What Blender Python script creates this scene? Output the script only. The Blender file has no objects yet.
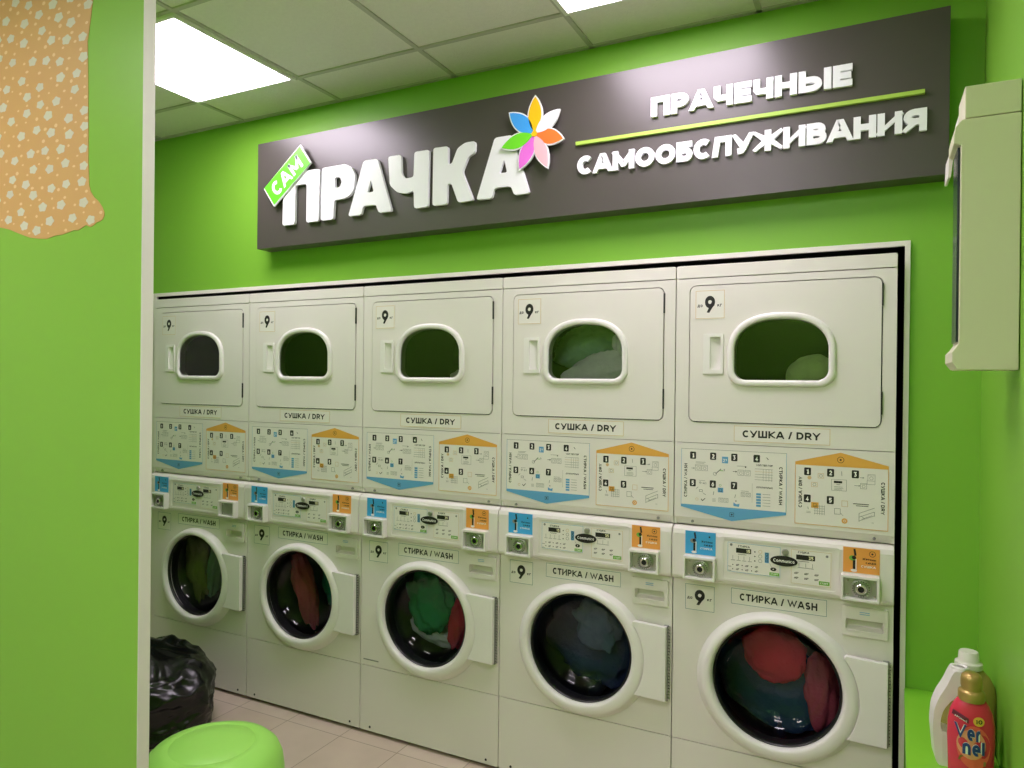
import bpy, math, random
from mathutils import Vector, noise
from mathutils.geometry import tessellate_polygon
random.seed(7)
scene = bpy.context.scene
C = scene.collection
PI = math.pi
W = 0.683

# ------------------------------------------------------------------ materials
def srgb(h):
    v = [int(h[i:i+2], 16)/255 for i in (0, 2, 4)]
    return tuple([(c/12.92 if c <= .04045 else ((c+.055)/1.055)**2.4) for c in v] + [1])

MATS = {}
def mat(name, col, rough=.5, metal=0., spec=.5, noise_amt=0., nscale=8., bump=0., bscale=60., emit=None, estr=0., coat=0.):
    if name in MATS: return MATS[name]
    m = bpy.data.materials.new(name); m.use_nodes = True
    nt = m.node_tree; b = nt.nodes['Principled BSDF']
    c = srgb(col) if isinstance(col, str) else col
    b.inputs['Base Color'].default_value = c
    b.inputs['Roughness'].default_value = rough
    b.inputs['Metallic'].default_value = metal
    b.inputs['Specular IOR Level'].default_value = spec
    if coat: b.inputs['Coat Weight'].default_value = coat; b.inputs['Coat Roughness'].default_value = .15
    tc = nt.nodes.new('ShaderNodeTexCoord')
    if noise_amt:
        n = nt.nodes.new('ShaderNodeTexNoise'); n.inputs['Scale'].default_value = nscale; n.inputs['Detail'].default_value = 4
        nt.links.new(tc.outputs['Object'], n.inputs['Vector'])
        mx = nt.nodes.new('ShaderNodeMix'); mx.data_type = 'RGBA'
        mx.inputs[6].default_value = tuple([x*(1-noise_amt) for x in c[:3]]+[1])
        mx.inputs[7].default_value = tuple([min(1, x*(1+noise_amt)) for x in c[:3]]+[1])
        nt.links.new(n.outputs['Fac'], mx.inputs[0]); nt.links.new(mx.outputs[2], b.inputs['Base Color'])
    if bump:
        n2 = nt.nodes.new('ShaderNodeTexNoise'); n2.inputs['Scale'].default_value = bscale; n2.inputs['Detail'].default_value = 3
        nt.links.new(tc.outputs['Object'], n2.inputs['Vector'])
        bp = nt.nodes.new('ShaderNodeBump'); bp.inputs['Strength'].default_value = bump; bp.inputs['Distance'].default_value = .01
        nt.links.new(n2.outputs['Fac'], bp.inputs['Height']); nt.links.new(bp.outputs['Normal'], b.inputs['Normal'])
    if emit:
        b.inputs['Emission Color'].default_value = srgb(emit); b.inputs['Emission Strength'].default_value = estr
    MATS[name] = m
    return m

def glass_mat(name, tint, rough=.02, ior=1.5):
    m = bpy.data.materials.new(name); m.use_nodes = True
    nt = m.node_tree; nt.nodes.clear()
    o = nt.nodes.new('ShaderNodeOutputMaterial'); t = nt.nodes.new('ShaderNodeBsdfTransparent'); g = nt.nodes.new('ShaderNodeBsdfGlossy')
    f = nt.nodes.new('ShaderNodeFresnel'); f.inputs['IOR'].default_value = ior
    mx = nt.nodes.new('ShaderNodeMixShader')
    t.inputs['Color'].default_value = srgb(tint); g.inputs['Roughness'].default_value = rough
    nt.links.new(f.outputs[0], mx.inputs[0]); nt.links.new(t.outputs[0], mx.inputs[1]); nt.links.new(g.outputs[0], mx.inputs[2])
    nt.links.new(mx.outputs[0], o.inputs['Surface'])
    MATS[name] = m
    return m

GREEN = '7FBA3A'
M_wall = mat('green_paint', GREEN, .42, spec=.45, noise_amt=.03, nscale=3, bump=.03, bscale=180)
M_part = mat('green_laminate', '8EC84C', .4, spec=.3, noise_amt=.02, nscale=2)
M_edge = mat('pale_edge_band', 'E6E2DA', .45)
M_white = mat('machine_enamel', 'E4DFDA', .33, spec=.5, noise_amt=.015, nscale=4)
M_plastic = mat('white_plastic', 'EAE7E4', .3, noise_amt=.01)
M_black = mat('black_void', '0A0A0D', .6)
M_dark = mat('dark_plastic', '1C1D1B', .35)
M_rubber = mat('door_gasket_rubber', '17181A', .45)
M_steel = mat('drum_steel', '8F9294', .35, metal=1., noise_amt=.1, nscale=30)
M_zinc = mat('lock_metal', 'B4B4AE', .3, metal=.8, noise_amt=.15, nscale=40)
M_chrome = mat('bright_metal', 'D8D8D4', .15, metal=1.)
M_sticker = mat('sticker_paper', 'E8E4DE', .45)
M_ink = mat('black_ink', '1B1A18', .5)
M_greyink = mat('grey_ink', '8B8C88', .5)
M_whiteink = mat('white_ink', 'F4F3EE', .5)
M_blueink = mat('blue_ink', '62A4D0', .45)
M_orangeink = mat('orange_ink', 'E4AA4C', .45)
M_orange2 = mat('orange_card', 'EAA04C', .4)
M_blue2 = mat('blue_card', '3FA3DC', .4)
M_greenink = mat('green_ink', '74B243', .5)
M_tan = mat('tan_border_ink', 'D6B98A', .5)
M_signbody = mat('sign_brown_film', '4A4541', .33, spec=.7, bump=.02, bscale=300)
M_letter = mat('white_acrylic', 'F3F4F8', .3, noise_amt=.01)
M_signline = mat('lime_strip', 'A9CC52', .4)
M_tag = mat('lime_tag_acrylic', '5FDC2A', .35)
GL_dry = glass_mat('dryer_glass', 'E4E6E2', .03, 1.85)
GL_wash = glass_mat('washer_bowl_glass', 'F4F6F6', .015, 1.42)

def ceiling_material():
    m = mat('ceiling_tile', 'E8E4E0', .85, noise_amt=.05, nscale=60, bump=.35, bscale=220)
    return m
M_ceil = ceiling_material()
M_grid = mat('ceiling_grid_metal', 'BDBAB4', .5)

def floor_material():
    m = bpy.data.materials.new('floor_tiles'); m.use_nodes = True
    nt = m.node_tree; b = nt.nodes['Principled BSDF']
    tc = nt.nodes.new('ShaderNodeTexCoord'); mp = nt.nodes.new('ShaderNodeMapping')
    mp.inputs['Location'].default_value = (-.115, .07, 0)
    br = nt.nodes.new('ShaderNodeTexBrick'); br.offset = 0; br.squash = 1
    br.inputs['Scale'].default_value = 1; br.inputs['Brick Width'].default_value = .3; br.inputs['Row Height'].default_value = .3
    br.inputs['Mortar Size'].default_value = .0022; br.inputs['Mortar Smooth'].default_value = .3
    br.inputs['Color1'].default_value = srgb('D2C2B2'); br.inputs['Color2'].default_value = srgb('CCBAA8'); br.inputs['Mortar'].default_value = srgb('9B8A76')
    n = nt.nodes.new('ShaderNodeTexNoise'); n.inputs['Scale'].default_value = 6; n.inputs['Detail'].default_value = 6
    mx = nt.nodes.new('ShaderNodeMix'); mx.data_type = 'RGBA'; mx.blend_type = 'MULTIPLY'; mx.inputs[0].default_value = .35
    rp = nt.nodes.new('ShaderNodeValToRGB'); rp.color_ramp.elements[0].position = .3; rp.color_ramp.elements[0].color = (.72, .7, .68, 1)
    rp.color_ramp.elements[1].position = .7; rp.color_ramp.elements[1].color = (1, 1, 1, 1)
    nt.links.new(tc.outputs['Object'], mp.inputs['Vector']); nt.links.new(mp.outputs[0], br.inputs['Vector']); nt.links.new(tc.outputs['Object'], n.inputs['Vector'])
    nt.links.new(n.outputs['Fac'], rp.inputs[0]); nt.links.new(br.outputs['Color'], mx.inputs[6]); nt.links.new(rp.outputs[0], mx.inputs[7])
    nt.links.new(mx.outputs[2], b.inputs['Base Color']); b.inputs['Roughness'].default_value = .38
    bp = nt.nodes.new('ShaderNodeBump'); bp.inputs['Strength'].default_value = .4; bp.inputs['Distance'].default_value = .002; bp.invert = True
    nt.links.new(br.outputs['Fac'], bp.inputs['Height']); nt.links.new(bp.outputs[0], b.inputs['Normal'])
    return m
M_floor = floor_material()

# ------------------------------------------------------------------ mesh builder
class MB:
    def __init__(s): s.v = []; s.f = []; s.m = []; s.mats = []
    def mi(s, m):
        if m not in s.mats: s.mats.append(m)
        return s.mats.index(m)
    def add(s, vs, fs, m):
        o = len(s.v); k = s.mi(m); s.v += [tuple(v) for v in vs]
        for f in fs: s.f.append([o+i for i in f]); s.m.append(k)
    def box(s, x0, x1, y0, y1, z0, z1, m):
        vs = [(x0,y0,z0),(x1,y0,z0),(x1,y1,z0),(x0,y1,z0),(x0,y0,z1),(x1,y0,z1),(x1,y1,z1),(x0,y1,z1)]
        s.add(vs, [(0,3,2,1),(4,5,6,7),(0,1,5,4),(1,2,6,5),(2,3,7,6),(3,0,4,7)], m)
    def plate(s, outer, holes, y0, y1, m, back=True):
        """outline in (x,z), front at y0, back at y1 (y1>y0)"""
        loops = [outer]+list(holes)
        tris = tessellate_polygon([[Vector((p[0], p[1], 0)) for p in l] for l in loops])
        flat = [p for l in loops for p in l]; n = len(flat)
        vs = [(p[0], y0, p[1]) for p in flat]+[(p[0], y1, p[1]) for p in flat]
        fs = []
        for t in tris:
            a, b, c = [Vector(flat[i]) for i in t]
            cr = (b-a).cross(c-a) if False else ((b.x-a.x)*(c.y-a.y)-(b.y-a.y)*(c.x-a.x))
            t = tuple(t) if cr > 0 else tuple(reversed(t))
            fs.append(t)
            if back: fs.append(tuple(i+n for i in reversed(t)))
        o = 0
        for li, l in enumerate(loops):
            k = len(l); area = sum(l[i][0]*l[(i+1) % k][1]-l[(i+1) % k][0]*l[i][1] for i in range(k))
            ccw = area > 0
            if li > 0: ccw = not ccw
            for i in range(k):
                a, b = o+i, o+(i+1) % k
                fs.append((a, a+n, b+n, b) if ccw else (b, b+n, a+n, a))
            o += k
        s.add(vs, fs, m)
    def prism_y(s, prof, y0, y1, m): s.plate(prof, [], y0, y1, m)
    def prism_x(s, prof, x0, x1, m):
        """profile in (y,z) extruded along x"""
        t = MB(); t.plate(prof, [], x0, x1, m)
        # (x,z)->(y,z), y->x ; mirrored so flip
        s.add([(v[1], v[0], v[2]) for v in t.v], [tuple(reversed(f)) for f in t.f], m)
    def prism_z(s, prof, z0, z1, m):
        t = MB(); t.plate(prof, [], z0, z1, m)
        s.add([(v[0], v[2], v[1]) for v in t.v], [tuple(reversed(f)) for f in t.f], m)
    def lathe_y(s, prof, cx, cz, m, n=64, closed=False):
        """prof list of (r,y)"""
        vs = []; fs = []
        k = len(prof)
        for r, y in prof:
            for j in range(n):
                a = 2*PI*j/n; vs.append((cx+r*math.cos(a), y, cz+r*math.sin(a)))
        rng = k if closed else k-1
        for i in range(rng):
            i2 = (i+1) % k
            for j in range(n):
                j2 = (j+1) % n
                fs.append((i*n+j, i*n+j2, i2*n+j2, i2*n+j))
        s.add(vs, fs, m)
    def disc_y(s, r, y, cx, cz, m, n=48):
        vs = [(cx+r*math.cos(2*PI*j/n), y, cz+r*math.sin(2*PI*j/n)) for j in range(n)]
        s.add(vs, [tuple(range(n))], m)
    def lathe_z(s, prof, cx, cy, m, n=48, sx=1., sy=1., rot=0.):
        vs = []; fs = []; k = len(prof)
        for r, z in prof:
            for j in range(n):
                a = 2*PI*j/n; x = r*math.cos(a)*sx; y = r*math.sin(a)*sy
                vs.append((cx+x*math.cos(rot)-y*math.sin(rot), cy+x*math.sin(rot)+y*math.cos(rot), z))
        for i in range(k-1):
            for j in range(n):
                j2 = (j+1) % n
                fs.append((i*n+j, i*n+j2, (i+1)*n+j2, (i+1)*n+j))
        s.add(vs, fs, m)
    def loops(s, ls, m):
        """ls: list of (points (x,z) , y); equal counts; skin between them"""
        n = len(ls[0][0]); vs = []; fs = []
        for pts, y in ls: vs += [(p[0], y, p[1]) for p in pts]
        for i in range(len(ls)-1):
            for j in range(n):
                j2 = (j+1) % n
                fs.append((i*n+j, i*n+j2, (i+1)*n+j2, (i+1)*n+j))
        s.add(vs, fs, m)
    # flat prints
    def rect(s, x0, x1, z0, z1, y, m): s.add([(x0,y,z0),(x1,y,z0),(x1,y,z1),(x0,y,z1)], [(0,1,2,3)], m)
    def frame(s, x0, x1, z0, z1, y, t, m):
        s.rect(x0,x1,z0,z0+t,y,m); s.rect(x0,x1,z1-t,z1,y,m); s.rect(x0,x0+t,z0+t,z1-t,y,m); s.rect(x1-t,x1,z0+t,z1-t,y,m)
    def poly(s, pts, y, m):
        tris = tessellate_polygon([[Vector((p[0], p[1], 0)) for p in pts]])
        fs = []
        for t in tris:
            a, b, c = [pts[i] for i in t]
            fs.append(tuple(t) if ((b[0]-a[0])*(c[1]-a[1])-(b[1]-a[1])*(c[0]-a[0])) > 0 else tuple(reversed(t)))
        s.add([(p[0], y, p[1]) for p in pts], fs, m)
    def ring(s, cx, cz, r, t, y, m, n=16, sx=1., sz=1.):
        vs = []
        for j in range(n):
            a = 2*PI*j/n
            vs.append((cx+(r-t)*math.cos(a)*sx, y, cz+(r-t)*math.sin(a)*sz)); vs.append((cx+r*math.cos(a)*sx, y, cz+r*math.sin(a)*sz))
        s.add(vs, [(2*j, 2*j+1, (2*j+3) % (2*n), (2*j+2) % (2*n)) for j in range(n)], m)
    def dot(s, cx, cz, rx, rz, y, m, n=16):
        s.add([(cx+rx*math.cos(2*PI*j/n), y, cz+rz*math.sin(2*PI*j/n)) for j in range(n)], [tuple(range(n))], m)
    def line(s, x0, z0, x1, z1, t, y, m):
        d = Vector((x1-x0, z1-z0)); l = d.length or 1; nx, nz = -d.y/l*t/2, d.x/l*t/2
        s.add([(x0-nx,y,z0-nz),(x1-nx,y,z1-nz),(x1+nx,y,z1+nz),(x0+nx,y,z0+nz)], [(0,1,2,3)], m)
    def text(s, st, x0, z0, w, h, y, m, bold=.02, rot=0, shear=0., gap=.09):
        vs, fs = text_geo(st, bold, gap)
        mx = max(v[0] for v in vs); mz = 1.0
        sx = w/mx if w else h/mz
        out = []
        for a, b in vs:
            px, pz = a*sx, b*h/mz
            px += shear*pz
            if rot == 90: px, pz = -pz, px
            if rot == -90: px, pz = pz, -px
            out.append((x0+px, y, z0+pz))
        s.add(out, fs, m)
        return mx*sx
    def build(s, name, parent=None, smooth=None, bevel=0., loc=None, seg=2):
        me = bpy.data.meshes.new(name); me.from_pydata(s.v, [], s.f)
        for m in s.mats: me.materials.append(m)
        me.polygons.foreach_set('material_index', s.m)
        me.update()
        if smooth:
            me.polygons.foreach_set('use_smooth', [True]*len(me.polygons)); me.set_sharp_from_angle(angle=math.radians(smooth))
        o = bpy.data.objects.new(name, me); C.objects.link(o)
        if parent: o.parent = parent
        if loc: o.location = loc
        if bevel:
            b = o.modifiers.new('soft_edges', 'BEVEL'); b.width = bevel; b.segments = seg; b.limit_method = 'ANGLE'; b.angle_limit = math.radians(50)
            b.use_clamp_overlap = True
        return o

# stroke lettering: every glyph is a set of centre lines in a unit box, thickened into a band
def arc(cx, cz, rx, rz, a0, a1, n=10): return [(cx+rx*math.cos(math.radians(a0+(a1-a0)*i/n)), cz+rz*math.sin(math.radians(a0+(a1-a0)*i/n))) for i in range(n+1)]
def bowl(z0, z1, x1=1., xm=.5, x0=0.): return [(x0, z0)]+arc(xm, (z0+z1)/2, x1-xm, (z1-z0)/2, -90, 90)+[(x0, z1)]
O_ = arc(.5, .5, .5, .5, 0, 360, 24)[:-1]
G = {
 'A': (1.0, [[(0,0),(.43,1),(.57,1),(1,0)], [(.2,.25),(.8,.25)]]),
 'Б': (.80, [[(.95,1),(0,1),(0,0)], bowl(0,.56,1.,.6)]),
 'B': (.84, [[(0,1),(0,0)], bowl(0,.54,1.,.6), bowl(.54,1,.92,.55)]),
 'Г': (.70, [[(1,1),(0,1),(0,0)]]), 'D': (.9, [[(0,1),(0,0)], bowl(0,1,1.,.4)]),
 'E': (.74, [[(1,1),(0,1),(0,0),(1,0)], [(0,.5),(.9,.5)]]),
 'Ж': (1.25, [[(.5,0),(.5,1)], [(0,1),(.47,.52),(0,0)], [(1,1),(.53,.52),(1,0)]]),
 'И': (.96, [[(0,0),(0,1)], [(1,0),(1,1)], [(0,.04),(1,.96)]]),
 'K': (.88, [[(0,0),(0,1)], [(.95,1),(.12,.5),(1,0)]]),
 'Л': (.90, [[(0,0),(.15,1),(1,1),(1,0)]]), 'M': (1.15, [[(0,0),(0,1)], [(1,0),(1,1)], [(.04,.96),(.46,.22),(.54,.22),(.96,.96)]]),
 'H': (.90, [[(0,0),(0,1)], [(1,0),(1,1)], [(0,.5),(1,.5)]]), 'O': (1.0, [('c', O_)]),
 'П': (.88, [[(0,0),(0,1),(1,1),(1,0)]]), 'P': (.82, [[(0,0),(0,1)], bowl(.42,1,1.,.5)]),
 'C': (.86, [arc(.56,.5,.56,.5,48,312,18)]), 'T': (.82, [[(0,1),(1,1)], [(.5,0),(.5,1)]]),
 'У': (.92, [[(0,1),(.52,.32)], [(1,1),(.55,.2),(.42,.03),(.12,0)]]), 'Y': (.92, [[(0,1),(.5,.45),(1,1)], [(.5,.45),(.5,0)]]),
 'Ч': (.84, [[(0,1),(0,.52),(.14,.36),(1,.36)], [(1,0),(1,1)]]),
 'Ш': (1.2, [[(0,1),(0,0),(1,0),(1,1)], [(.5,0),(.5,1)]]), 'Х': (.9, [[(0,0),(1,1)], [(0,1),(1,0)]]),
 'Ы': (1.28, [[(0,1),(0,0)], bowl(0,.58,.64,.38), [(1,0),(1,1)]]), 'Ь': (.8, [[(0,1),(0,0)], bowl(0,.58,1.,.5)]),
 'Я': (.88, [[(1,0),(1,1)], [(1-a, b) for a, b in bowl(.42,1,1.,.5)][::-1], [(.5,.42),(0,0)]]),
 'R': (.84, [[(0,0),(0,1)], bowl(.42,1,1.,.5), [(.5,.42),(1,0)]]),
 'S': (.78, [arc(.5,.74,.45,.26,35,270,12)+arc(.5,.24,.5,.24,90,-145,12)]), 'W': (1.45, [[(0,1),(.25,0),(.5,.9),(.75,0),(1,1)]]),
 'V': (.95, [[(0,1),(.5,0),(1,1)]]), '/': (.45, [[(0,0),(1,1)]]), '?': (.6, [arc(.5,.72,.5,.28,160,-60,10)+[(.5,.32)], [(.5,0),(.5,.08)]]),
 '0': (.72, [('c', O_)]), '1': (.38, [[(0,.78),(.8,1),(.8,0)]]), '2': (.7, [arc(.5,.7,.5,.3,160,-20,10)+[(0,0),(1,0)]]),
 '3': (.7, [[(0,1),(.95,1),(.45,.58)]+arc(.45,.29,.55,.29,90,-140,10)]), '4': (.8, [[(.7,0),(.7,1),(0,.25),(1,.25)]]),
 '5': (.7, [[(.95,1),(.1,1),(.06,.55)]+arc(.45,.31,.55,.31,110,-140,12)]), '6': (.78, [('c', arc(.5,.32,.5,.32,0,360,18)[:-1]), [(.06,.42),(.55,1)]]),
 '7': (.7, [[(0,1),(1,1),(.35,0)]]), '8': (.74, [('c', arc(.5,.27,.5,.27,0,360,16)[:-1]), ('c', arc(.5,.77,.42,.23,0,360,16)[:-1])]),
 '9': (.80, [('c', arc(.5,.68,.5,.32,0,360,20)[:-1]), [(.95,.60),(.42,0)]]), ':': (.2, [[(.5,.1),(.5,.2)], [(.5,.7),(.5,.8)]]), '°': (.4, [('c', arc(.5,.8,.5,.2,0,360,10)[:-1])]),
 'e': (.66, [[(.05,.36)]+arc(.5,.36,.5,.36,0,300,16)]), 'r': (.48, [[(0,0),(0,.72)], [(0,.42),(.35,.68),(1,.72)]]), 'n': (.62, [[(0,0),(0,.72)], [(0,.4)]+arc(.5,.44,.5,.28,150,0,8)+[(1,0)]]),
 'l': (.2, [[(.5,1),(.5,.12),(.9,0)]]), 'o': (.66, [('c', arc(.5,.36,.5,.36,0,360,18)[:-1])]), 'm': (.95, [[(0,0),(0,.72)], [(0,.45),(.25,.72),(.5,.45),(.5,0)], [(.5,.45),(.75,.72),(1,.45),(1,0)]]),
 'u': (.6, [[(0,.72),(0,.25)]+arc(.5,.28,.5,.28,180,360,8)+[(1,.72)], [(1,.72),(1,0)]]), 'i': (.15, [[(.5,0),(.5,.72)], [(.5,.92),(.5,1)]]), 'c': (.6, [arc(.5,.36,.5,.36,50,310,12)]),
 'a': (.62, [('c', arc(.5,.36,.5,.36,0,360,16)[:-1]), [(1,.72),(1,0)]]), 'т': (.6, [[(0,.72),(1,.72)], [(.5,0),(.5,.72)]]), 'г': (.5, [[(1,.72),(0,.72),(0,0)]]), 'к': (.6, [[(0,0),(0,.72)], [(.95,.72),(.15,.36),(1,0)]]),
 'Д': (1.0, [[(0,-.15),(0,0),(1,0),(1,-.15)], [(.15,0),(.32,1),(.85,1),(.85,0)]]),
 'д': (.75, [[(0,-.15),(0,0),(1,0),(1,-.15)], [(.18,0),(.35,.72),(.82,.72),(.82,0)]]), 'ы': (.85, [[(0,.72),(0,0)]+bowl(0,.42,.6,.35)[1:], [(1,0),(1,.72)]]), 'н': (.6, [[(0,0),(0,.72)], [(1,0),(1,.72)], [(0,.36),(1,.36)]]), 'ю': (.95, [[(0,0),(0,.72)], [(0,.36),(.35,.36)], ('c', arc(.68,.36,.32,.36,0,360,16)[:-1])]),
}
for a, b_ in zip('АВЕКМНОРСТҮесоаХЁ', 'ABEKMHOPCTYecoaХE'): G.setdefault(a, G[b_])
def band(pts, t, closed=False):
    """left and right borders of a thick polyline"""
    n = len(pts); L = []; R = []
    for i in range(n):
        p = Vector(pts[i])
        a = Vector(pts[i-1]) if (closed or i > 0) else None
        c = Vector(pts[(i+1) % n]) if (closed or i < n-1) else None
        d1 = (p-a).normalized() if a is not None else None; d2 = (c-p).normalized() if c is not None else None
        if d1 is None: d1 = d2
        if d2 is None: d2 = d1
        d = d1+d2; d = d.normalized() if d.length > 1e-6 else d1
        k = max(.55, d.dot(d1)); nv = Vector((-d.y, d.x))*(t/2/k)
        L.append((p.x+nv.x, p.y+nv.y)); R.append((p.x-nv.x, p.y-nv.y))
    return L, R
def glyph_bands(ch, t):
    w, st = G[ch]; out = []
    for q in st:
        cl = isinstance(q, tuple); pts = q[1] if cl else q
        pts = [(t/2+x*(w-t), t/2+z*(1-t)) for x, z in pts]; lo = min(0, min(p[1] for p in pts)-t/2)
        if not cl:
            for e, f_ in ((0, 1), (-1, -2)):
                d = Vector(pts[e])-Vector(pts[f_])
                if d.length < .12: continue
                d.normalize(); z_, x_ = pts[e][1], pts[e][0]
                if abs(d.y) > .3*abs(d.x) and (z_ < t*.8 or z_ > 1-t*.8): k_ = t*(.5 if abs(d.x) < .01 else .8); pts[e] = (x_+d.x*k_, z_+d.y*k_)
                elif abs(d.y) < .05 and (x_ < t*.6 or x_ > w-t*.9): pts[e] = (x_+d.x*t*.5, z_)
        L, R = band(pts, t, cl); cp = lambda P: [(min(w+.06, max(-.06, a)), min(1, max(lo, c))) for a, c in P]
        out.append(((cp(L), cp(R)), cl))
    return w, out
def layout(st, t, gap):
    x = 0; out = []
    for ch in st:
        if ch == ' ': x += .42; continue
        w, bs = glyph_bands(ch, t); out.append((x, bs)); x += w+gap
    return out, x-gap
def text_geo(st, bold, gap):
    t = .13+bold*2.6
    lay, tot = layout(st, t, gap+.05); V = []; F = []
    for x, bs in lay:
        for (L, R), cl in bs:
            n = len(L); o = len(V); V += [(a+x, c) for a, c in L]+[(a+x, c) for a, c in R]
            for i in range(n if cl else n-1):
                j = (i+1) % n; F.append((o+n+i, o+n+j, o+j, o+i))
    return V, F
def tag(o, label=None, cat=None, group=None, kind=None):
    o['label'] = label; o['category'] = cat
    if group: o['group'] = group
    if kind: o['kind'] = kind
    return o

def empty(name, loc, label, cat, group=None, rz=0):
    o = bpy.data.objects.new(name, None); C.objects.link(o); o.location = loc; o.rotation_euler = (0, 0, rz); o.empty_display_size = .1
    tag(o, label, cat, group); return o
def struct(o): o['kind'] = 'structure'; return o
def lab(o, t): o['label'] = t; return o
def copy_tree(o, parent=None):
    c = o.copy(); C.objects.link(c)
    if parent: c.parent = parent
    for ch in list(o.children): copy_tree(ch, c)
    return c

def rrect(x0, x1, z0, z1, r, n=6):
    p = []
    for cx, cz, a0 in ((x1-r, z0+r, -90), (x1-r, z1-r, 0), (x0+r, z1-r, 90), (x0+r, z0+r, 180)):
        for i in range(n+1):
            a = math.radians(a0+90*i/n); p.append((cx+r*math.cos(a), cz+r*math.sin(a)))
    return p
def circ(cx, cz, r, n=64): return [(cx+r*math.cos(2*PI*i/n), cz+r*math.sin(2*PI*i/n)) for i in range(n)]
def fillet(pts, r, n=4):
    out = []; k = len(pts)
    for i in range(k):
        a, b, c = Vector(pts[i-1]), Vector(pts[i]), Vector(pts[(i+1) % k])
        u = (a-b); v = (c-b); rr = min(r, u.length*.45, v.length*.45)
        p0 = b+u.normalized()*rr; p1 = b+v.normalized()*rr
        for j in range(n+1):
            t = j/n; q = p0*(1-t)**2+b*2*t*(1-t)+p1*t*t; out.append((q.x, q.y))
    return out

# ------------------------------------------------------------------ room
YW = .045; XL = -.75; XR = 3.638; YB = -4.6; ZC = 2.794
b = MB(); b.box(XL, XR, YB, YW+.9, -.06, 0, M_floor); struct(b.build('floor'))
# ceiling tiles with their grid
b = MB(); b.box(XL, XR, YB, YW+.9, ZC+.004, ZC+.06, M_ceil); ceil_ = struct(b.build('ceiling'))
b = MB()
gx = [.594+.6*k for k in range(-3, 6)]; gy = [-.23-.6*k for k in range(0, 8)]
for x in gx:
    if XL < x < XR: b.box(x-.009, x+.009, YB, YW, ZC-.002, ZC+.006, M_grid)
for y in gy:
    if y > YB: b.box(XL, XR, y-.009, y+.009, ZC-.0025, ZC+.0055, M_grid)
b.box(XL, XR, YW-.02, YW, ZC-.002, ZC+.006, M_grid)
struct(b.build('ceiling_grid', ceil_))
# back wall with the niche the machines stand in
b = MB()
nx0, nx1, nz1 = -.04, 3.441, 1.977
b.plate([(XL,0),(nx0,0),(nx0,nz1),(nx1,nz1),(nx1,0),(XR,0),(XR,ZC+.004),(XL,ZC+.004)], [], YW, YW+.1, M_wall)
struct(b.build('wall_back'))
b = MB(); b.box(XL, XR, YW+.8, YW+.85, 0, ZC, M_black); b.box(nx0-.06, nx0-.01, YW+.1, YW+.8, 0, ZC, M_black); b.box(nx1+.01, nx1+.06, YW+.1, YW+.8, 0, ZC, M_black)
b.box(nx0-.01, nx1+.01, YW+.1, YW+.8, nz1+.01, nz1+.05, M_black)
b.box(nx1-.002, nx1+.001, YW+.0005, YW+.81, 0, nz1, M_black); b.box(nx0, nx1, YW+.0005, YW+.81, nz1-.002, nz1+.001, M_black); b.box(nx0-.001, nx0+.002, YW+.0005, YW+.81, 0, nz1, M_black)
struct(b.build('wall_niche'))
b = MB(); b.box(XR, XR+.1, YB, YW+.1, 0, ZC+.004, M_wall); struct(b.build('wall_right'))
b = MB(); b.box(XL-.1, XL, YB, YW+.1, 0, ZC+.004, mat('grey_paint', 'C9C8C2', .5, noise_amt=.02)); struct(b.build('wall_left'))
b = MB(); b.box(XL-.1, XR+.1, YB-.1, YB, 0, ZC+.004, M_wall); struct(b.build('wall_front'))
# pale angle profile round the niche
def frame_trim(name, pts, y0, y1):
    b = MB(); b.plate(pts, [], y0, y1, M_edge); return struct(b.build(name, bevel=.001))
frame_trim('trim_1', [(-.057,1.981),(3.449,1.984),(3.434,1.968),(-.03,1.964)], .030, YW)
frame_trim('trim_2', [(3.432,0),(3.447,0),(3.449,1.984),(3.434,1.968)], .030, YW)
frame_trim('trim_3', [(-.057,0),(-.03,0),(-.03,1.964),(-.057,1.981)], .030, YW)

# near partition with pale end band
b = MB(); b.box(XL, 1.682, -1.289, -1.257, 0, ZC+.003, M_part); pt = struct(b.build('wall_partition'))
b = MB(); b.box(1.682, 1.6845, -1.2895, -1.2565, 0, ZC+.003, M_edge); struct(b.build('trim_4', pt))

# mural decal on the partition: patterned orange cloth shape with blossoms
M_mural = mat('mural_orange', 'DCB070', .5, noise_amt=.03, nscale=5)
M_bloom = mat('mural_blossom', 'DDDCC6', .5); M_seed = mat('mural_seed', 'F0D09A', .5)
mur = [(1.50,2.794),(1.485,2.60),(1.476,2.542),(1.461,2.462),(1.455,2.438),(1.459,2.33),(1.462,2.211),(1.463,2.12),(1.467,2.051),(1.474,2.032),(1.488,2.015),(1.507,2.002),(1.524,1.985),(1.532,1.972),(1.532,1.961),(1.526,1.952),(1.515,1.948),(1.50,1.946),(1.489,1.940),(1.475,1.936),(1.455,1.943),(1.44,1.938),(1.422,1.932),(1.40,1.934),(1.38,1.930),(1.352,1.926),(1.32,1.926),(1.281,1.920),(1.24,1.924),(1.20,1.93),(1.176,1.937),(1.14,1.948),(1.098,1.962),(1.05,1.972),(.98,1.965),(.90,1.975),(.82,1.97),(.80,2.2),(.82,2.794)]
b = MB(); b.plate(mur, [], -1.2905, -1.289, M_mural, back=False)
def inside(x, z):
    c = False
    for i in range(len(mur)):
        (x0, z0), (x1, z1) = mur[i-1], mur[i]
        if (z0 > z) != (z1 > z) and x < (x1-x0)*(z-z0)/(z1-z0)+x0: c = not c
    return c
pts = []; rr = random.Random(4)
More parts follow.
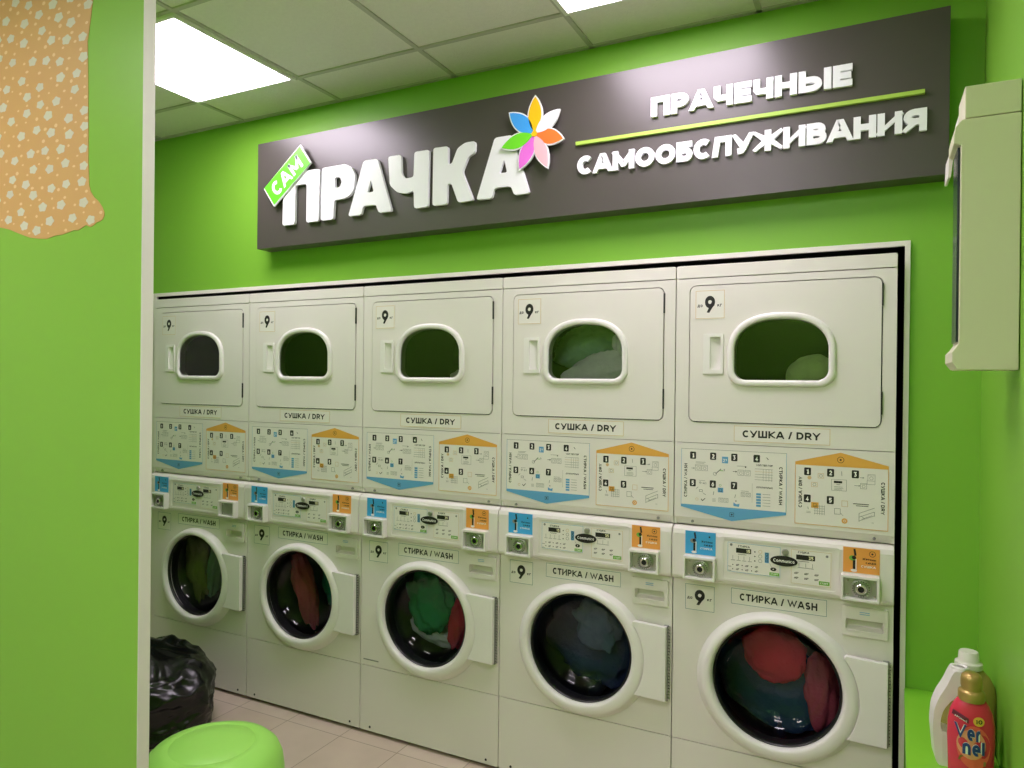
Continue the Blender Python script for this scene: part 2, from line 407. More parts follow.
for i in range(30000):
    x, z = rr.uniform(.82, 1.53), rr.uniform(1.93, 2.79)
    if all(inside(x+dx, z+dz) for dx, dz in ((.016,0),(-.016,0),(0,.016),(0,-.016))) and all(((x-a)/4.4e-3)**2+((z-c)/2.7e-3)**2 > 15.0**2 for a, c, s in pts): pts.append((x, z, 1))
seeds = []
for i in range(20000):
    x, z = rr.uniform(.82, 1.53), rr.uniform(1.93, 2.79)
    if all(inside(x+dx, z+dz) for dx, dz in ((.006,0),(-.006,0),(0,.008),(0,-.008))) and all(((x-a)/4.4e-3)**2+((z-c)/2.7e-3)**2 > 7.6**2 for a, c, s in pts) and all(((x-a)/4.4e-3)**2+((z-c)/2.7e-3)**2 > 10**2 for a, c in seeds): seeds.append((x, z))
for x, z, _ in pts:
    a0 = rr.uniform(0, 6.28); n = 30; R = rr.uniform(.0125, .0145)
    b.add([(x+1.5*R*(.9+.1*math.cos(5*2*PI*j/n))*math.cos(2*PI*j/n+a0), -1.2909, z+R*(.9+.1*math.cos(5*2*PI*j/n))*math.sin(2*PI*j/n+a0)) for j in range(n)], [tuple(range(n))], M_bloom)
for x, z in seeds:
    r = rr.uniform(.003, .0055); b.dot(x, z, r*1.5, r*rr.uniform(.7, 1.1), -1.2908, M_seed, 9)
tag(b.build('wall_decal'), 'orange wall decal scattered with pale blossoms on the green partition', 'decal')

# ------------------------------------------------------------------ ceiling lights
M_diff = mat('light_diffuser', 'FFFFFF', .5, emit='F9E9FA', estr=13)
M_lf = mat('light_frame', 'E6E6E2', .4)
def light(x, y, label):
    t = empty('ceiling_light', (x, y, ZC), label, 'light', 'square panels in the ceiling grid')
    b = MB(); w = .3
    for (a, c, d, e) in ((-w+.006, w-.006, -w+.006, -w+.022), (-w+.006, w-.006, w-.022, w-.006), (-w+.006, -w+.022, -w+.022, w-.022), (w-.022, w-.006, -w+.022, w-.022)):
        b.box(a, c, d, e, -.012, .003, M_lf)
    b.build('frame', t)
    b = MB(); b.box(-w+.022, w-.022, -w+.022, w-.022, -.008, .002, M_diff); b.build('diffuser', t)
light(.894, -.53, 'bright square ceiling light panel at upper left, beside the partition')
light(2.694, -.53, 'bright square ceiling light panel above the sign, cut by the picture edge')
for lx in (.894, 2.694):
    for ly in (-2.33, -4.13):
        light(lx, ly, 'square ceiling light panel '+('over the middle of the room' if ly > -3 else 'at the back of the room')+(' on the left' if lx < 2 else ' on the right'))

# ------------------------------------------------------------------ shop sign
SX0, SX1, SZ0, SZ1, SF = .768, 3.542, 2.144, 2.638, -.040
sign = empty('shop_sign', ((SX0+SX1)/2, YW, SZ0), 'long dark brown sign board with white Cyrillic lettering and a colourful flower above the machines', 'sign')
def sl(p): return (p[0]-(SX0+SX1)/2, p[1]-SZ0)
b = MB(); b.plate([sl(p) for p in ((SX0,SZ0-.001),(SX1,SZ0+.015),(SX1,2.653),(SX0,2.634))], [], SF-YW, 0, M_signbody); b.build('sign_board', sign, bevel=.0015)
def sletter(name, outer, hole=None, r=.012, y=-.057, d=.014, m=M_letter, lb=None, rim=None):
    b = MB(); o = fillet([sl(p) for p in outer], r) if r else [sl(p) for p in outer]
    h = [fillet([sl(p) for p in hole], r*.6)] if hole else []
    b.plate(o, h, y-YW, y+d-YW, m); ob = b.build(name, sign, bevel=.0012)
    return ob
LET = {
 'П': ([(.942,2.235),(.947,2.475),(1.160,2.466),(1.155,2.236),(1.084,2.236),(1.085,2.409),(1.018,2.410),(1.016,2.234)], None),
 'Р': ([(1.168,2.237),(1.173,2.468),(1.302,2.469),(1.338,2.452),(1.357,2.414),(1.351,2.354),(1.325,2.328),(1.289,2.320),(1.243,2.320),(1.239,2.236)], [(1.246,2.417),(1.272,2.418),(1.284,2.396),(1.274,2.373),(1.246,2.370)]),
 'А': ([(1.321,2.241),(1.401,2.470),(1.475,2.470),(1.552,2.240),(1.484,2.240),(1.468,2.277),(1.401,2.277),(1.391,2.240)], [(1.441,2.384),(1.422,2.333),(1.456,2.333)]),
 'Ч': ([(1.530,2.471),(1.596,2.470),(1.598,2.392),(1.616,2.369),(1.659,2.370),(1.662,2.473),(1.734,2.472),(1.731,2.241),(1.663,2.241),(1.660,2.315),(1.625,2.306),(1.578,2.316),(1.540,2.350)], None),
 'К': ([(1.752,2.243),(1.754,2.476),(1.825,2.474),(1.825,2.402),(1.842,2.402),(1.868,2.460),(1.903,2.477),(1.949,2.477),(1.948,2.431),(1.918,2.420),(1.891,2.364),(1.944,2.246),(1.873,2.243),(1.841,2.322),(1.823,2.324),(1.821,2.242)], None),
 'A': ([(1.956,2.245),(2.035,2.477),(2.110,2.477),(2.187,2.247),(2.122,2.245),(2.107,2.282),(2.035,2.282),(2.025,2.243)], [(2.077,2.388),(2.057,2.337),(2.090,2.337)]),
}
for k, (o, h) in LET.items(): lab(sletter('letter', o, h), 'large white rounded letter of the shop name')
# slanted green tag
tg = [(.835,2.411),(1.054,2.586),(1.117,2.497),(.898,2.324)]
b = MB(); b.plate([sl(p) for p in tg], [], -.066-YW, -.0575-YW, M_letter); tagw = lab(b.build('name_tag', sign), 'slanted lime green tag with white letters')
cx, cz = sum(p[0] for p in tg)/4, sum(p[1] for p in tg)/4
ins = [(cx+(p[0]-cx)*.97, cz+(p[1]-cz)*.94) for p in tg]
b = MB(); b.plate([sl(p) for p in ins], [], -.0672-YW, -.066-YW, M_tag); b.build('tag_face', tagw)
b = MB()
V, F = text_geo('САМ', .04, .10)
mw = max(v[0] for v in V); ang = math.atan2(2.586-2.411, 1.054-.835); ca, sa = math.cos(ang), math.sin(ang)
o0 = sl((cx, cz)); tw, th = .205, .068
out = [(o0[0]+(v[0]/mw-.5)*tw*ca-(v[1]-.5)*th*sa, -.0678-YW, o0[1]+(v[0]/mw-.5)*tw*sa+(v[1]-.5)*th*ca) for v in V]
b.add(out, F, M_letter); b.build('tag_lettering', tagw)
# flower petals
fc = (2.211, 2.462)
pet = [('F3C318',(2.212,2.608),.062),('E9E9F4',(2.314,2.539),.056),('FA7A35',(2.331,2.427),.064),('F2BCC6',(2.267,2.325),.056),('E873DE',(2.147,2.333),.062),('73E02E',(2.067,2.427),.062),('45A6F7',(2.101,2.560),.066)]
def petal(tip, w, base, k=1.0):
    d = Vector(tip)-Vector(base); L = d.length; u = d/L; n = Vector((-u.y, u.x)); P = []
    for side in (1, -1):
        rng = range(0, 13) if side == 1 else range(12, 0, -1)
        for i in rng:
            t = i/12; hw = w/2*(math.sin(PI*t**.92))**.85 if 0 < t < 1 else 0
            q = Vector(base)+u*(L*(.5+(t-.5)*k))+n*side*hw*k; P.append((q.x, q.y))
    # drop duplicate tip
    return P[:12]+P[12:]
for i, (colr, tip, w) in enumerate(pet):
    m = mat('petal_'+colr, colr, .35)
    dd = (Vector(tip)-Vector(fc)); base = Vector(fc)+dd*.05
    y = -.0685-.0012*(i % 2)
    P = petal(tip, w*1.0, base); b = MB(); b.plate([sl(p) for p in P], [], y-YW, y+.008-YW, M_letter)
    P2 = petal(tuple(Vector(tip)-dd*.045), w*.86, base); b.plate([sl(p) for p in P2], [], y-.0015-YW, y-YW, m)
    nm = {'F3C318':'yellow','E9E9F4':'white','FA7A35':'orange','F2BCC6':'pale pink','E873DE':'magenta','73E02E':'green','45A6F7':'blue'}[colr]
    lab(b.build('petal', sign), nm+' flower petal')
b = MB(); b.lathe_y([(0.0001,-.0725-YW),(.011,-.0725-YW),(.011,-.06-YW)], *sl(fc), mat('petal_F3C318','F3C318')); b.build('flower_centre', sign)
# small raised lettering, one part each
def raised_line(st, x0, x1, z0, z1, gap, t=.27):
    lay, tot = layout(st, t, gap); k = (x1-x0)/tot; h = z1-z0
    for x, bs in lay:
        b = MB()
        for i, ((L, R), cl) in enumerate(bs):
            f_ = lambda P: [sl((x0+(x+a)*k, z0+c*h)) for a, c in P]
            yy = SF-YW-.012-.0001*i
            A_, B_ = f_(L), f_(R); n = len(A_); yb_ = SF-YW+.001
            V = [(p[0], yy, p[1]) for p in A_+B_]+[(p[0], yb_, p[1]) for p in A_+B_]; F = []
            for q in range(n if cl else n-1):
                r_ = (q+1) % n; F += [(n+q, n+r_, r_, q), (q, r_, 2*n+r_, 2*n+q), (n+r_, n+q, 3*n+q, 3*n+r_)]
            if not cl: F += [(0, 2*n, 3*n, n), (n-1, 2*n-1, 4*n-1, 3*n-1)]
            b.add(V, F, M_letter)
        b.build('small_letter', sign)
raised_line('ПРАЧЕЧНЫЕ', 2.649, 3.283, 2.461, 2.529, .055, .29)
raised_line('САМООБСЛУЖИВАНИЯ', 2.376, 3.484, 2.292, 2.360, .045, .29)
b = MB(); p0 = sl((2.369, 2.403)); p1 = sl((3.478, 2.415)); b.box(p0[0], p1[0], -.052-YW, -.0395-YW, p0[1], p1[1], M_signline); b.build('divider_strip', sign)

# ------------------------------------------------------------------ prints shared by all machines
def nine(b, x0, x1, z0, z1, y, border):
    b.plate([(x0,z0),(x1,z0),(x1,z1),(x0,z1)], [], y-.0008, y, M_sticker, back=False)
    yy = y-.0012; b.frame(x0+.003, x1-.003, z0+.003, z1-.003, yy, .0016, border)
    w = x1-x0; h = z1-z0
    b.text('9', x0+w*.335, z0+h*.22, w*.33, h*.57, yy, M_ink, .046)
    b.text('до', x0+w*.09, z0+h*.42, w*.17, h*.115, yy, M_ink, .02); b.text('кг', x0+w*.74, z0+h*.42, w*.15, h*.115, yy, M_ink, .02)
def name_label(b, x0, x1, z0, z1, y, st, border):
    b.plate([(x0,z0),(x1,z0),(x1,z1),(x0,z1)], [], y-.0008, y, M_sticker, back=False)
    yy = y-.0012; b.frame(x0+.002, x1-.002, z0+.002, z1-.002, yy, .0016, border)
    w = x1-x0; h = z1-z0
    b.text(st, x0+w*.10, z0+h*.29, w*.80, h*.42, yy, M_ink, .040, gap=.10)
def numbox(b, x, z, n, y):
    b.poly(rrect(x, x+.0205, z-.025, z, .003, 3), y, M_ink); b.text(n, x+.006, z-.0205, .0085, .0155, y-.0004, M_whiteink, .04)
def machine_doodle(b, x, z, s, y, m=M_greyink):
    b.frame(x, x+s, z-s, z, y, .001, m); b.ring(x+s*.5, z-s*.58, s*.26, .001, y, m); b.line(x, z-s*.2, x+s, z-s*.2, .0008, y, m)
def lines(b, x, z, w, n, dz, y, m=M_greyink, t=.0012):
    r = random.Random(int(x*1000)+n)
    for i in range(n): b.rect(x, x+w*r.uniform(.7, 1), z-i*dz-t, z-i*dz, y, m)
def arrow(b, x, z, l, y, m=M_greyink):
    b.line(x, z, x+l, z, .0014, y, m); b.poly([(x+l, z-.003), (x+l+.005, z), (x+l, z+.003)], y, m)

def wash_poster(b):
    x0, x1, z0, z1 = .025, .369, 1.108, 1.310; y = -.0008
    b.poly([(x0,z0),(.197,1.072),(x1,z0),(x1,z1),(x0,z1)], y, M_sticker); y -= .0004
    b.frame(x0, x1, z0, z1, y, .0012, M_blueink); b.rect(x0, x1, z1-.0012, z1, y-.0001, M_greyink)
    b.poly([(x0,z0),(.197,1.072),(x1,z0),(x1,z0+.009),(x0,z0+.009)], y-.0001, M_blueink)
    b.frame(.190, .204, 1.087, 1.101, y-.0003, .0012, M_ink); b.dot(.197, 1.094, .003, .003, y-.0003, M_ink)
    for n, x in zip('1234', (.055, .123, .193, .265)): numbox(b, x, 1.300, n, y)
    for n, x in zip('567', (.055, .123, .193)): numbox(b, x, 1.205, n, y)
    b.text('СТИРКА / WASH', .046, 1.142, .116, .0105, y, M_ink, .035, rot=90, gap=.12)
    b.text('СТИРКА / WASH', .346, 1.264, .124, .0105, y, M_ink, .035, rot=-90, gap=.12)
    # step 1
    arrow(b, .060, 1.243, .007, y); machine_doodle(b, .073, 1.256, .020, y); machine_doodle(b, .095, 1.256, .020, y); lines(b, .075, 1.266, .036, 2, .004, y)
    b.rect(.163, .183, 1.266, 1.288, y, M_blueink); b.text('2?', .166, 1.270, .013, .011, y-.0003, M_whiteink, .02)
    b.line(.142, 1.228, .160, 1.246, .003, y, M_greyink); b.ring(.140, 1.228, .006, .0014, y, M_greyink); b.text('?', .168, 1.236, .005, .010, y, M_greyink, .03); b.line(.155, 1.240, .168, 1.240, .002, y, M_greenink)
    arrow(b, .199, 1.240, .009, y, M_ink); machine_doodle(b, .215, 1.247, .019, y, M_greyink); machine_doodle(b, .237, 1.247, .019, y, M_greyink); lines(b, .212, 1.260, .042, 1, .004, y); b.dot(.240, 1.257, .0022, .0022, y, M_ink)
    b.line(.306, 1.293, .312, 1.286, .002, y, M_ink); b.text('ХОЛ ТЁП ГОР', .274, 1.263, .052, .006, y, M_ink, .035)
    for i in range(5): b.rect(.270, .326, 1.253-i*.009, 1.254-i*.009, y, M_tan if i == 1 else M_greyink)
    for i in range(4): b.rect(.296+i*.009, .2968+i*.009, 1.214, 1.254, y, M_greyink)
    # step 5-7
    b.text('9:41', .087, 1.190, .024, .008, y, M_greyink, .02); lines(b, .087, 1.203, .024, 1, .004, y)
    b.line(.077, 1.172, .084, 1.180, .0016, y, M_greyink); b.frame(.088, .099, 1.163, 1.171, y, .001, M_ink); b.line(.100, 1.160, .110, 1.154, .0016, y, M_greyink)
    b.ring(.080, 1.137, .005, .0012, y, M_tan); b.line(.094, 1.139, .099, 1.133, .0022, y, M_ink); b.line(.099, 1.133, .108, 1.142, .0022, y, M_ink)
    b.rect(.150, .168, 1.166, 1.182, y, M_blueink); b.frame(.154, .164, 1.169, 1.179, y-.0003, .0012, M_ink); b.ring(.158, 1.190, .004, .001, y, M_greenink)
    b.line(.137, 1.168, .135, 1.156, .002, y, M_greyink); lines(b, .132, 1.143, .013, 3, .004, y)
    for k in range(2): machine_doodle(b, .153+.017*k, 1.148, .015, y)
    for k in range(2): machine_doodle(b, .226+.017*k, 1.172, .014, y)
    lines(b, .226, 1.177, .030, 1, .004, y); b.line(.209, 1.163, .206, 1.152, .0018, y, M_greyink); b.poly([(.202,1.124),(.220,1.122),(.222,1.133),(.212,1.130),(.202,1.136)], y, M_blueink); b.dot(.210, 1.141, .0025, .0025, y, M_greyink)
    b.text('ДОПОЛНИТЕЛЬНО', .275, 1.190, .052, .0055, y, M_ink, .03)
    for i in range(5):
        b.rect(.275, .290, 1.166-i*.0095, 1.173-i*.0095, y, M_blueink); lines(b, .295, 1.171-i*.0095, .034, 1, .003, y)
    b.line(.262, 1.140, .262, 1.204, .0006, y, M_greyink)
def dry_poster(b):
    x0, x1, z0, z1 = .395, .664, 1.085, 1.286; y = -.0008
    b.poly([(x0,z0),(x1,z0),(x1,z1),(.529,1.321),(x0,z1)], y, M_sticker); y -= .0004
    b.frame(x0, x1, z0, z1, y, .0016, M_orangeink)
    b.poly([(x0,z1-.010),(x1,z1-.010),(x1,z1),(.529,1.321),(x0,z1)], y-.0001, M_orangeink)
    b.ring(.529, 1.298, .010, .0014, y-.0003, M_ink, 20); b.dot(.529, 1.298, .003, .003, y-.0003, M_ink)
    for n, x in zip('123', (.422, .490, .561)): numbox(b, x, 1.268, n, y)
    for n, x in zip('45', (.422, .490)): numbox(b, x, 1.181, n, y)
    b.text('СУШКА / DRY', .4165, 1.138, .100, .0105, y, M_ink, .035, rot=90, gap=.12)
    b.text('СУШКА / DRY', .6435, 1.235, .100, .0105, y, M_ink, .035, rot=-90, gap=.12)
    b.frame(.463, .481, 1.236, 1.252, y, .0012, M_tan); b.frame(.444, .462, 1.207, 1.222, y, .0012, M_tan); b.dot(.438, 1.236, .006, .006, y, M_tan); b.ring(.453, 1.215, .005, .001, y, M_greyink); b.ring(.472, 1.244, .005, .001, y, M_greyink)
    b.line(.532, 1.262, .533, 1.248, .0016, y, M_greyink); b.frame(.503, .547, 1.200, 1.236, y, .001, M_greyink); b.rect(.510, .534, 1.224, 1.231, y, M_ink); lines(b, .511, 1.213, .030, 3, .0045, y); lines(b, .518, 1.220, .012, 1, .004, y, M_ink)
    arrow(b, .584, 1.246, .008, y); machine_doodle(b, .606, 1.258, .021, y); arrow(b, .569, 1.220, .012, y); machine_doodle(b, .586, 1.229, .018, y); b.frame(.604, .604+.023, 1.226, 1.238, y, .001, M_greyink)
    b.rect(.444, .466, 1.140, 1.158, y, M_orangeink); b.frame(.450, .460, 1.144, 1.154, y-.0003, .001, M_ink); b.line(.434, 1.142, .436, 1.134, .0018, y, M_greyink); lines(b, .430, 1.128, .014, 2, .004, y)
    for i in range(4): b.rect(.453, .484, 1.122+.008*i, 1.123+.008*i, y, M_greyink)
    for i in range(5): b.rect(.455+.007*i, .456+.007*i, 1.119, 1.150, y, M_greyink)
    b.frame(.533, .551, 1.151, 1.170, y, .0012, M_tan); b.frame(.512, .530, 1.125, 1.144, y, .0012, M_greyink); b.line(.530, 1.130, .538, 1.122, .0012, y, M_greyink)
    b.dot(.542, 1.106, .0085, .0085, y, M_orangeink); b.ring(.542, 1.106, .004, .0012, y-.0003, M_sticker)
    lines(b, .566, 1.164, .060, 1, .004, y, M_ink, .0022); lines(b, .574, 1.158, .044, 1, .004, y, M_ink, .0018)
    for (xa, za, xb, zb) in ((.583,1.110,.626,1.130),(.583,1.122,.626,1.142),(.583,1.134,.583,1.108),(.626,1.142,.626,1.128),(.590,1.116,.620,1.130),(.588,1.126,.600,1.118),(.583,1.134,.626,1.154)): b.line(xa, za, xb, zb, .0014, y, M_greyink)
    lines(b, .618, 1.108, .008, 1, .003, y)

# ------------------------------------------------------------------ tumble dryer (local origin: left front floor point of its stack, z up)
ZD = 1.043
def make_dryer():
    t = empty('tumble_dryer', (0, 0, ZD), 'x', 'tumble dryer', 'dryers on top of the washers')
    g = .0015; base = ZD
    class LB(MB):
        def build(s, *a, **k):
            s.v = [(v[0], v[1], v[2]-base) for v in s.v]; return MB.build(s, *a, **k)
    class RB(MB): pass
    b = LB(); D = .72
    b.box(g, .010, .004, D, ZD+.004, 1.935, M_white); b.box(W-.010, W-g, .004, D, ZD+.004, 1.935, M_white)
    b.box(.010, W-.010, D-.006, D, ZD+.004, 1.935, M_white); b.box(.010, W-.010, .03, D-.006, ZD+.004, ZD+.010, M_white); b.box(.010, W-.010, .03, D-.006, 1.925, 1.935, M_white)
    cab = b
    cab.build('cabinet', t)
    b = LB(); b.plate(rrect(g, W-g, 1.900, 1.943, .006, 3), [], -.001, D, M_white); b.build('top_cap', t, bevel=.003)
    # front frame with door opening
    b = LB(); b.plate(rrect(g, W-g, 1.3315, 1.897, .005, 3), [rrect(.047, .643, 1.402, 1.874, .024)], 0, .022, M_white); b.build('front_panel', t, bevel=.002)
    b = LB(); b.plate(rrect(.030, .655, 1.39, 1.885, .024), [rrect(.16, .53, 1.50, 1.79, .05)], .0225, .030, M_dark); b.build('door_seal', t)
    # D-shaped window outline
    def dwin(grow):
        cx = .3455; a = .1455+grow; zb = 1.549-grow; zt = 1.750+grow; zc = 1.640; r = .035+grow*.8; P = []
        n = 8
        for i in range(n+1):
            an = math.radians(-90+90*i/n); P.append((cx+a-r+r*math.cos(an), zb+r+r*math.sin(an)))
        m_ = 26
        for i in range(1, m_+1):
            an = PI*i/m_*.999; c_, s_ = math.cos(an), math.sin(an); e = 2/2.35
            P.append((cx+a*math.copysign(abs(c_)**e, c_), zc+(zt-zc)*abs(s_)**e))
        for i in range(n+1):
            an = math.radians(180+90*i/n); P.append((cx-a+r+r*math.cos(an), zb+r+r*math.sin(an)))
        return P
    dr = LB(); dr.plate(rrect(.0505, .6395, 1.4055, 1.8705, .020), [dwin(.006), rrect(.1195, .1555, 1.583, 1.695, .004, 3)], -.003, .018, M_white); door = dr.build('door', t, bevel=.0015)
    b = LB(); L = [(.022,-.003),(.0215,-.009),(.019,-.0125),(.014,-.014),(.007,-.0145),(.002,-.012),(0,-.006),(0,.006),(0,.03)]
    b.loops([(dwin(gr), y) for gr, y in L][::-1], M_plastic); b.build('window_bezel', door, smooth=60)
    b = LB(); b.poly(dwin(.0015), -.0035, GL_dry); lab(b.build('window_glass', door), 'dark glass of the door')
    # handle: raised plate and scooped pocket
    b = LB(); b.plate(rrect(.097, .164, 1.569, 1.706, .004, 3), [rrect(.120, .155, 1.5835, 1.6945, .003, 3)], -.008, -.0028, M_plastic)
    hx0, hx1, hz0, hz1 = .120, .155, 1.5835, 1.6945
    b.add([(hx0,-.003,hz0),(hx1,.012,hz0),(hx1,.012,hz1),(hx0,-.003,hz1),(hx1,-.003,hz0),(hx1,-.003,hz1)], [(0,1,2,3),(1,4,5,2),(0,4,1),(3,2,5)], M_plastic)
    b.build('door_handle', door, bevel=.001)
    for z in (1.782, 1.445):
        b = LB(); b.box(.6395, .6445, -.005, .016, z, z+.070, M_dark); lab(b.build('hinge', door), 'dark slim door hinge')
    # lower instruction panel
    b = LB(); b.prism_x([(0,1.0725),(0,1.3295),(.02,1.3295),(.02,1.045),(.018,1.045)], g, W-g, M_white); b.build('instruction_panel', t, bevel=.002)
    b = LB(); wash_poster(b); b.build('washing_instructions', t)
    b = LB(); dry_poster(b); b.build('drying_instructions', t)
    b = LB(); nine(b, .066, .169, 1.755, 1.857, -.003, M_tan); b.build('capacity_sticker', door)
    b = LB(); name_label(b, .199, .500, 1.340, 1.397, 0, 'СУШКА / DRY', M_tan); b.build('name_sticker', t)
    for x in (.064, .626):
        b = LB(); b.lathe_y([(.0001,.001),(.004,.001),(.0048,.004),(.0048,.012)], x, 1.058, M_greyink, 12); b.build('screw', t)
    # drum
    b = LB(); b.lathe_y([(.17,.031),(.19,.06),(.27,.07),(.27,.62),(.0001,.62)], .3455, 1.64, mat('dryer_drum', '2A2D2A', .8), 40); b.build('drum', t, smooth=40)
    return t

# ------------------------------------------------------------------ washer
ZW = .015
def make_washer():
    t = empty('washing_machine', (0, 0, ZW), 'x', 'washing machine', 'washers along the bottom row')
    g = .0015; base = ZW; D = .72
    class LB(MB):
        def build(s, *a, **k):
            s.v = [(v[0], v[1], v[2]-base) for v in s.v]; return MB.build(s, *a, **k)
    b = LB()
    b.box(g, .010, .004, D, .022, 1.042, M_white); b.box(W-.010, W-g, .004, D, .022, 1.042, M_white); b.box(.010, W-.010, D-.006, D, .022, 1.042, M_white)
    b.box(.010, W-.010, .01, D-.006, 1.034, 1.042, M_white); b.box(.010, W-.010, .03, D-.006, .022, .028, M_white)
    b.build('cabinet', t)
    b = LB(); b.box(.03, W-.03, .035, D-.03, ZW-.0145, .024, M_dark); b.build('plinth', t)
    b = LB(); b.plate(rrect(g, W-g, .0165, .2965, .006, 3), [], 0, .02, M_white); b.build('base_panel', t, bevel=.002)
    for x in (.055, .628):
        b = LB(); b.lathe_y([(.0001,-.0015),(.0045,-.0015),(.0055,.001)], x, .034, M_dark, 12); b.build('screw', t)
    cx, cz = .343, .5545
    b = LB(); b.plate(rrect(g, W-g, .2995, .858, .005, 3), [circ(cx, cz, .205), rrect(.551, .653, .765, .801, .005, 3)], 0, .02, M_white); b.build('front_panel', t, bevel=.002)
    # gasket + drum
    b = LB(); b.lathe_y([(.206,.0),(.203,.02),(.198,.040),(.215,.056),(.25,.06)], cx, cz, M_rubber, 64); lab(b.build('gasket', t, smooth=50), 'black rubber door gasket')
    b = LB(); b.lathe_y([(.225,.062),(.262,.07),(.262,.48),(.0001,.49)], cx, cz, M_steel, 64)
    for k in range(3):
        a = 2*PI*k/3+.5
        for j in range(1):
            px, pz = cx+.245*math.cos(a), cz+.245*math.sin(a); b.add([(px-.02*math.sin(a),.1,pz+.02*math.cos(a)),(px+.02*math.sin(a),.1,pz-.02*math.cos(a)),(px+.02*math.sin(a),.5,pz-.02*math.cos(a)),(px-.02*math.sin(a),.5,pz+.02*math.cos(a)),(px-.04*math.cos(a),.1,pz-.04*math.sin(a)),(px-.04*math.cos(a),.5,pz-.04*math.sin(a))],[(0,4,5,3),(1,2,5,4),(0,1,4)],M_steel)
    b.build('drum', t, smooth=40)
    # door: ring, hinge plate, glass bowl
    def ell(x, z, rx, rz, n=96): return [(x+rx*math.cos(2*PI*q/n), z+rz*math.sin(2*PI*q/n)) for q in range(n)]
    def mixe(u, y):  # u 0 at the base on the cabinet, 1 at the rim beside the glass
        K = [(0,.3455,.5425,.2590,.2440),(.12,.3460,.5435,.2560,.2420),(.35,.3475,.5465,.2460,.2350),(.55,.3485,.5490,.2380,.2290),(.75,.3450,.5520,.2240,.2160),(.9,.3430,.5540,.2100,.2060),(1,.3425,.5550,.2030,.2005)]
        for a, c in zip(K, K[1:]):
            if a[0] <= u <= c[0]:
                w_ = (u-a[0])/(c[0]-a[0]); v = [a[q]*(1-w_)+c[q]*w_ for q in range(1, 5)]; return (ell(*v), y)
    b = LB(); b.loops([mixe(u_, y_) for u_, y_ in ((0,-.0005),(.12,-.005),(.35,-.020),(.45,-.027),(.55,-.032),(.65,-.035),(.75,-.0365),(.85,-.0365),(.92,-.035),(1,-.029))]+[(ell(.343,.5550,.2005,.1990),-.018),(ell(.343,.5548,.1985,.1980),-.006)], M_plastic); door = b.build('door', t, smooth=75)
    b = LB(); b.lathe_y([(.1990,-.010),(.1995,-.018),(.196,-.0205),(.192,-.017),(.192,-.006)], cx, cz, M_dark, 72); lab(b.build('glass_rim', door, smooth=50), 'dark rim around the glass')
    b = LB(); b.lathe_y([(.194,-.016),(.190,.004),(.181,.030),(.168,.052),(.142,.070),(.100,.082),(.05,.088),(.0001,.090)], cx, cz, GL_wash, 72); lab(b.build('glass_bowl', door, smooth=80), 'clear glass door bowl')
    # hinge plate: right of the ring, cut to the ring's circle
    P = []
    a0 = math.radians(35.5); a1 = math.radians(-31)
    for i in range(17):
        a = a1+(a0-a1)*i/16; P.append((.3485+.243*math.cos(a), .550+.231*math.sin(a)))
    P = [(.668,.436)]+[(.668,.694)]+P[::-1][:1]+P[::-1][1:]
    P = [(.668,.428),(.668,.686),(P[2][0]+.004,.691)]+P[2:]
    b = LB(); b.plate(P, [], -.0340, -.014, M_plastic); b.build('hinge_plate', door, bevel=.002)
    b = LB(); b.box(.655, .6705, -.014, 0, .424, .686, M_greyink)
    for k in range(24): b.box(.6705, .6765, -.013, -.001, .428+k*.0108, .434+k*.0108, M_zinc)
    b.box(.6700, .6712, -.0135, -.001, .424, .686, M_dark)
    lab(b.build('hinge', door), 'grey slotted metal hinge strip')
    # control panel
    b = LB(); b.prism_x([(-.020,.868),(-.022,.875),(-.022,1.018),(-.017,1.032),(-.002,1.041),(.012,1.041),(.012,.8605),(-.012,.8605)], g, W-g, M_white); cp = b.build('control_panel', t, bevel=.003)
    b = LB(); b.plate(rrect(.165, .530, .876, 1.023, .006), [rrect(.176, .519, .884, 1.015, .006)], -.0245, -.022, M_white); b.build('keypad_recess', cp, bevel=.001)
    Y = -.0225
    b = LB(); b.plate(rrect(.187, .357, .906, 1.008, .003, 2), [], Y-.0006, Y, M_sticker, back=False); y = Y-.001
    b.frame(.189, .355, .908, 1.006, y, .001, M_blueink)
    b.dot(.200, .998, .0045, .0045, y, M_greyink); b.text('СТИРКА', .222, .992, .038, .0065, y, M_ink, .03)
    b.rect(.216, .264, .973, .989, y, M_dark); b.text('15', .249, .9755, .012, .0105, y-.0003, mat('display_digits', 'C9C7A0', .5, emit='E6E2A8', estr=.35), .02)
    lines(b, .222, .969, .034, 1, .003, y, M_ink)
    for k in range(4): b.rect(.205+k*.018, .2062+k*.018, .950, .963, y, M_greyink); b.rect(.200+k*.018, .213+k*.018, .947, .9485, y, M_greyink)
    for k in range(3): b.dot(.276, .982-k*.015, .0022, .0022, y, M_ink, 8); b.ring(.293, .984-k*.015, .006, .0012, y, M_tan if k == 0 else M_greyink)
    b.rect(.307, .320, .950, .984, y, M_blueink)
    for k in range(3): b.frame(.3095, .3175, .953+k*.0105, .961+k*.0105, y-.0003, .0014, M_ink)
    b.line(.322, .950, .330, .936, .0008, y, M_greyink)
    for r_ in range(2):
        for k in range(3):
            b.text('40°', .216+k*.030, .929-r_*.014, .010, .0065, y, M_ink, .03); b.dot(.206+k*.030, .932-r_*.014, .0018, .0018, y, M_ink, 8)
        lines(b, .190, .926-r_*.014, .012, 1, .003, y, M_ink)
    b.dot(.334, .932, .0095, .006, y, M_ink); b.dot(.334, .932, .002, .002, y-.0003, M_whiteink, 8); b.rect(.322, .352, .911, .921, y, M_greenink); b.text('СТАРТ', .326, .913, .022, .0055, y-.0003, M_whiteink, .03)
    b.build('wash_keypad', cp)
